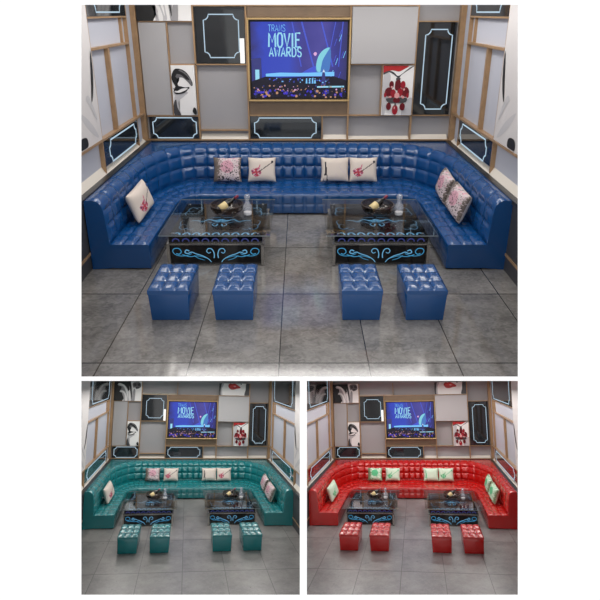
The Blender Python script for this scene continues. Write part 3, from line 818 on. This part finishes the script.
        bm = bmesh.new(); lathe(bm, [(.0535, .02), (.0535, .145)], pb.x, pb.y, pb.z, 18, q_); R.add('bottle_label', bm, M['cream'], parent=bt, label='cream paper label')
        bm = bmesh.new(); lathe(bm, [(.021, .30), (.021, .365), (.014, .372)], pb.x, pb.y, pb.z, 14, q_); R.add('foil_cap', bm, M['foil'], parent=bt, label='dark red foil cap')
        # crystal decanter right of the bowl
        gx, gy = bx+.305, by-.06
        dc = R.root('decanter', (gx, gy, zt), 'clear glass decanter on the %s table of the %s lounge' % (side, c), 'decanter', 'glass decanters in the %s lounge' % c)
        bm = bmesh.new(); lathe(bm, [(.05, 0), (.06, .01), (.066, .09), (.068, .14), (.034, .185), (.028, .215), (.034, .22)], gx, gy, zt, 16); R.add('decanter_body', bm, M['crystal'], parent=dc, smooth=True)
        bm = bmesh.new(); lathe(bm, [(.02, .22), (.02, .23), (.04, .245), (.047, .275), (.034, .305), (.008, .315)], gx, gy, zt, 14); R.add('stopper', bm, M['crystal'], parent=dc, smooth=True)
        bm = bmesh.new(); lathe(bm, [(.055, .012), (.06, .05)], gx, gy, zt, 14); R.add('liquid', bm, M['artwhite'], parent=dc, smooth=True)

def inside(u, v, pts):
    r = False; n = len(pts); j = n-1
    for i in range(n):
        xi, yi = pts[i]; xj, yj = pts[j]
        if (yi > v) != (yj > v) and u < (xj-xi)*(v-yi)/(yj-yi)+xi: r = not r
        j = i
    return r

def design(kind, scheme):
    rnd = random.Random(hash_(kind))
    cr, pk, tp, bk, rd, rs, nv, pl = scheme
    spk = [(rnd.random(), rnd.random(), .012+.022*rnd.random()) for _ in range(120)]
    def guitar(u, v):
        body = [(.10, .42), (.16, .24), (.28, .16), (.42, .20), (.50, .34), (.44, .44), (.42, .56), (.32, .56), (.24, .50), (.16, .52)]
        if abs((v-.36)-(u-.38)*.82) < .022 and .40 < u < .88: return bk
        if .84 < u < .92 and .74 < v < .84: return bk
        if abs((v-.50)-(u-.38)*3.0) < .06 and .36 < u < .47 and .46 < v < .70: return rs
        if inside(u, v, body):
            a, b = u-.3, v-.36
            if abs(a+b*.3) < .035 or abs(b-a*.3) < .03: return rd
            if abs(a-b) < .03 or abs(a+b) < .03: return pl
            return rs if (int(u*24)+int(v*24)) % 3 else nv
        return cr
    def splatter(u, v):
        if u < .13 + .22*rnd.random(): return tp
        if u > .90 + .1*rnd.random(): return tp
        if rnd.random() < .05: return bk
        for a, b, r in spk:
            if (u-a)**2+(v-b)**2 < r*r*(1.4 if a < .4 else .7): return bk if b < .6 or a < .35 else pk
        if (u-.5)**2*1.2+(v-.6)**2 < .075: return pk
        return pl
    def tower(u, v):
        if .06 < u < .34 and v < .8 and abs(u-.16) < .015+.14*max(0, (.62-v))**1.7+.012 and not (v < .22 and abs(u-.16) < .05): return bk
        if .52 < u < .95 and .2 < v < .6 and (int(u*31)+int(v*23)) % 11 == 0: return pl
        return cr
    return dict(guitar=guitar, splatter=splatter, tower=tower)[kind]

def hash_(s_): return sum(ord(ch)*(i+3) for i, ch in enumerate(s_))

def build_cushions(R):
    c = R.c
    names = ['cu_cream', 'cu_pink', 'cu_taupe', 'cu_black', 'cu_red', 'cu_rose', 'cu_navy', 'cu_pale']
    if c == 'red': names = ['cu_mint', 'cu_green', 'cu_olive', 'cu_green', 'cu_green', 'cu_green', 'cu_olive', 'cu_mint']
    scheme = list(range(8)); mats = [M[n] for n in names]
    def cushion(O, ax, up, nr, W, H, kind, label):
        """O: bottom centre, ax: sideways, up: upward, nr: towards the sitter"""
        n = 40; f = design(kind, scheme); bm = bmesh.new(); vs = {}
        for s_ in (0, 1):
            for i in range(n+1):
                for j in range(n+1):
                    u, v = i/n, j/n
                    a, b = 2*u-1, 2*v-1
                    px = a*(1-.07*(1-b*b)); pz = b*(1-.07*(1-a*a))
                    th = .085*(max(0, (1-a**4)*(1-b**4)))**.55+.004
                    edge = i in (0, n) or j in (0, n)
                    if edge and s_ == 1: vs[s_, i, j] = vs[0, i, j]; continue
                    if edge: th = 0
                    p = O+ax*(px*W/2)+up*((pz+1)*H/2)+nr*(th if s_ == 0 else -th)
                    vs[s_, i, j] = bm.verts.new(p)
        for s_ in (0, 1):
            for i in range(n):
                for j in range(n):
                    q = bm.faces.new((vs[s_, i, j], vs[s_, i+1, j], vs[s_, i+1, j+1], vs[s_, i, j+1])); q.smooth = True
                    q.material_index = f((i+.5)/n, (j+.5)/n) if s_ == 0 else 0
        o = R.add('throw_cushion', bm, mats, base=tuple(O), label=label, cat='cushion', group='throw cushions on the %s sofa' % c)
        return o
    X_ = Vector((1, 0, 0))
    pr = {'guitar': 'guitar print', 'splatter': 'speckled blossom print', 'tower': 'dark tower print'}
    g = 'green ' if c == 'red' else ''
    for xc, kind, lab in ((-1.285, 'splatter', 'first cushion from left on the rear'), (-.675, 'guitar', 'second cushion from left on the rear'),
                          (.615, 'tower', 'third cushion from left on the rear'), (1.12, 'guitar', 'fourth cushion from left on the rear')):
        up = Vector((0, .36, .933)).normalized(); nr = Vector((0, -.933, .36)).normalized()
        cushion(Vector((xc, 10.93, .405)), X_, up, nr, .50, .43, kind, '%s of the %s sofa, %s%s' % (lab, c, g, pr[kind]))
    def armcush(p0, p1, top, kind, lab, W=None):
        O = (p0+p1)/2; ax = (p1-p0); W = ax.length; ax.normalize()
        up = top-O; up -= ax*up.dot(ax)*.4; H = up.length; up.normalize(); nr = ax.cross(up); nr.normalize()
        cushion(O, ax, up, nr, W, H, kind, lab)
    # left arm: sitter faces +x; the cushion's own left is the rear end
    armcush(Vector((-2.30, 8.55, .40)), Vector((-2.30, 9.52, .41)), Vector((-2.42, 8.88, .82)), 'guitar', 'tilted cushion alone on the left arm of the %s sofa, %sguitar print' % (c, g))
    armcush(Vector((2.31, 10.36, .41)), Vector((2.26, 9.50, .40)), Vector((2.37, 9.72, .82)), 'splatter', 'rear of the two speckled cushions on the right arm of the %s sofa' % c)
    armcush(Vector((2.26, 9.42, .41)), Vector((2.26, 8.52, .40)), Vector((2.37, 8.78, .82)), 'splatter', 'front of the two speckled cushions on the right arm of the %s sofa' % c)

def area(R, name, p, sx, sy, power, rot=(0, 0, 0), col=(1, .97, .93)):
    l = bpy.data.lights.new(name, 'AREA'); l.shape = 'RECTANGLE'
    l.size = sx*R.s; l.size_y = sy*R.s*R.k; l.energy = power*R.s*R.s*R.k*(1 if R.s == 1 else 1.02); l.color = col
    o = bpy.data.objects.new(name, l); COL.objects.link(o)
    o.matrix_world = R.X @ Matrix.Translation(R.P(p)) @ Matrix.Rotation(rot[2], 4, 'Z') @ Matrix.Rotation(rot[0], 4, 'X')
    return o

def build_lights(R):
    area(R, 'added_sofa_light', (0, 10.9, 3.60), 5.0, .40, 58)  # unseen strip light added above the rear sofa for its highlights
    for x in (-2.15, 2.15):
        area(R, 'added_sofa_light', (x, 8.6, 3.60), .40, 3.6, 40)  # likewise unseen, added over the sofa arms to give them highlights
    area(R, 'ceiling_lamp', (0, 7.4, 3.60), 1.6, .8, 34)

# ================================================================== the three lounges behind the display wall
def plane_px(px=None, py=None, keep=+1):
    """plane through the eye and an image row or column, as (point, outward normal)"""
    o = VIEW @ Vector((0, 0, 0))
    if py is not None:
        n = Vector((0, (300-py)/FPX, -1)) * -1       # points up off the sight line
    else:
        n = Vector((1, -(px-300)/FPX, 0))
    return o, (VIEW.to_3x3() @ (n*keep)).normalized()
FRONT = (VIEW @ Vector((0, ZP+.03, 0)), -(VIEW.to_3x3() @ Vector((0, 1, 0))))

def leather(name, col):
    m = mat(name, col, .23, spec=.9, bump=(90, .05))
    return m

def pose(m3, t, sc):
    X = Matrix([[*m3[i], t[i]*sc] for i in range(3)] + [[0, 0, 0, 1]])
    return VIEW @ X
SC2 = .52; K2 = 1.5
R_teal = ([[0.9839093748913539, -0.17702340085082102, 0.024187962959183098], [0.17313804777497366, 0.9780990077427287, 0.11552293047425917], [-0.04410848459850114, -0.10947623762213936, 0.9930102693237994]], (-3.97908703, 22.57621214, -6.7253499))
R_red = ([[0.9828227728576265, 0.1828476007999758, -0.025023030075093974], [-0.17884569305442033, 0.9770947325499342, 0.11532606686719549], [0.04553696551517715, -0.10886982366507933, 0.9930124602777168]], (4.11648122, 22.58902287, -6.72852541))
rooms = [Room('blue', 1.0, 1.0, Matrix.Translation((0, YW, 0)), [FRONT, plane_px(py=378.4, keep=-1)], leather('blue_leather', srgb(8, 69, 126)), None, (.195, .185, .176)),
         Room('teal', K2, SC2, pose(*R_teal, SC2), [FRONT, plane_px(py=379.2), plane_px(px=301.6)], leather('teal_leather', srgb(18, 118, 122)), None, (.200, .186, .178)),
         Room('red', K2, SC2, pose(*R_red, SC2), [FRONT, plane_px(py=379.2), plane_px(px=305.2, keep=-1)], leather('red_leather', srgb(186, 18, 14)), None, (.205, .203, .203))]
for R in rooms:
    build_shell(R); build_art(R); build_panels(R); build_tv(R); build_sofa(R); build_stools(R); build_tables(R); build_cushions(R); build_lights(R)

def plain(name, bm, m):
    bmesh.ops.recalc_face_normals(bm, faces=bm.faces)
    me = bpy.data.meshes.new(name); bm.to_mesh(me); bm.free(); me.materials.append(m)
    o = bpy.data.objects.new(name, me); COL.objects.link(o); o['kind'] = 'structure'
    return o
# blue lounge ceiling
R = rooms[0]
b = bmesh.new(); box(b, XL-.3, XR+.3, 3, 12.3, 3.74, 3.84); R.add('ceiling', b, M['ceil'], kind='structure', clip=True)
# lower lounges share one thin sloping ceiling that meets the tops of their walls
b = bmesh.new()
za, zb = ZP+.03, 14.2
vs = [b.verts.new(view_pt(x, y, z)) for y in (378.7, 379.2) for x, z in ((40, za), (560, za), (560, zb), (40, zb))]
for f in ((0, 1, 2, 3), (7, 6, 5, 4), (0, 4, 5, 1), (1, 5, 6, 2), (2, 6, 7, 3), (3, 7, 4, 0)): b.faces.new([vs[i] for i in f])
plain('ceiling', b, M['ceil'])
# partition between the two lower lounges
b = bmesh.new()
vs = [b.verts.new(view_pt(x, y, z)) for y in (379.5, 640) for x, z in ((301.8, za), (305.0, za), (305.0, 12.0), (301.8, 12.0))]
for f in ((0, 1, 2, 3), (7, 6, 5, 4), (0, 4, 5, 1), (1, 5, 6, 2), (2, 6, 7, 3), (3, 7, 4, 0)): b.faces.new([vs[i] for i in f])
plain('wall_middle', b, M['white_paint'])
# white display wall with its three openings
XS = [-120, 81.4, 299.8, 306.9, 517.8, 720]; YS = [-120, 4.8, 376.5, 380.9, 594.7, 720]
holes = {(1, 1), (2, 1), (3, 1), (1, 3), (3, 3)}
b = bmesh.new(); fr = {}; bk = {}
for i, x in enumerate(XS):
    for j, y in enumerate(YS):
        fr[i, j] = b.verts.new(view_pt(x, y, ZP)); bk[i, j] = b.verts.new(view_pt(x, y, ZP+.014))
for i in range(5):
    for j in range(5):
        if (i, j) in holes: continue
        b.faces.new((fr[i, j], fr[i+1, j], fr[i+1, j+1], fr[i, j+1])); b.faces.new((bk[i, j], bk[i, j+1], bk[i+1, j+1], bk[i+1, j]))
        for (di, dj, e) in ((-1, 0, ((i, j), (i, j+1))), (1, 0, ((i+1, j), (i+1, j+1))), (0, -1, ((i, j), (i+1, j))), (0, 1, ((i, j+1), (i+1, j+1)))):
            q = (i+di, j+dj)
            if q in holes or not (0 <= q[0] < 5 and 0 <= q[1] < 5):
                b.faces.new((fr[e[0]], fr[e[1]], bk[e[1]], bk[e[0]]))
plain('wall_front', b, M['white_paint'])
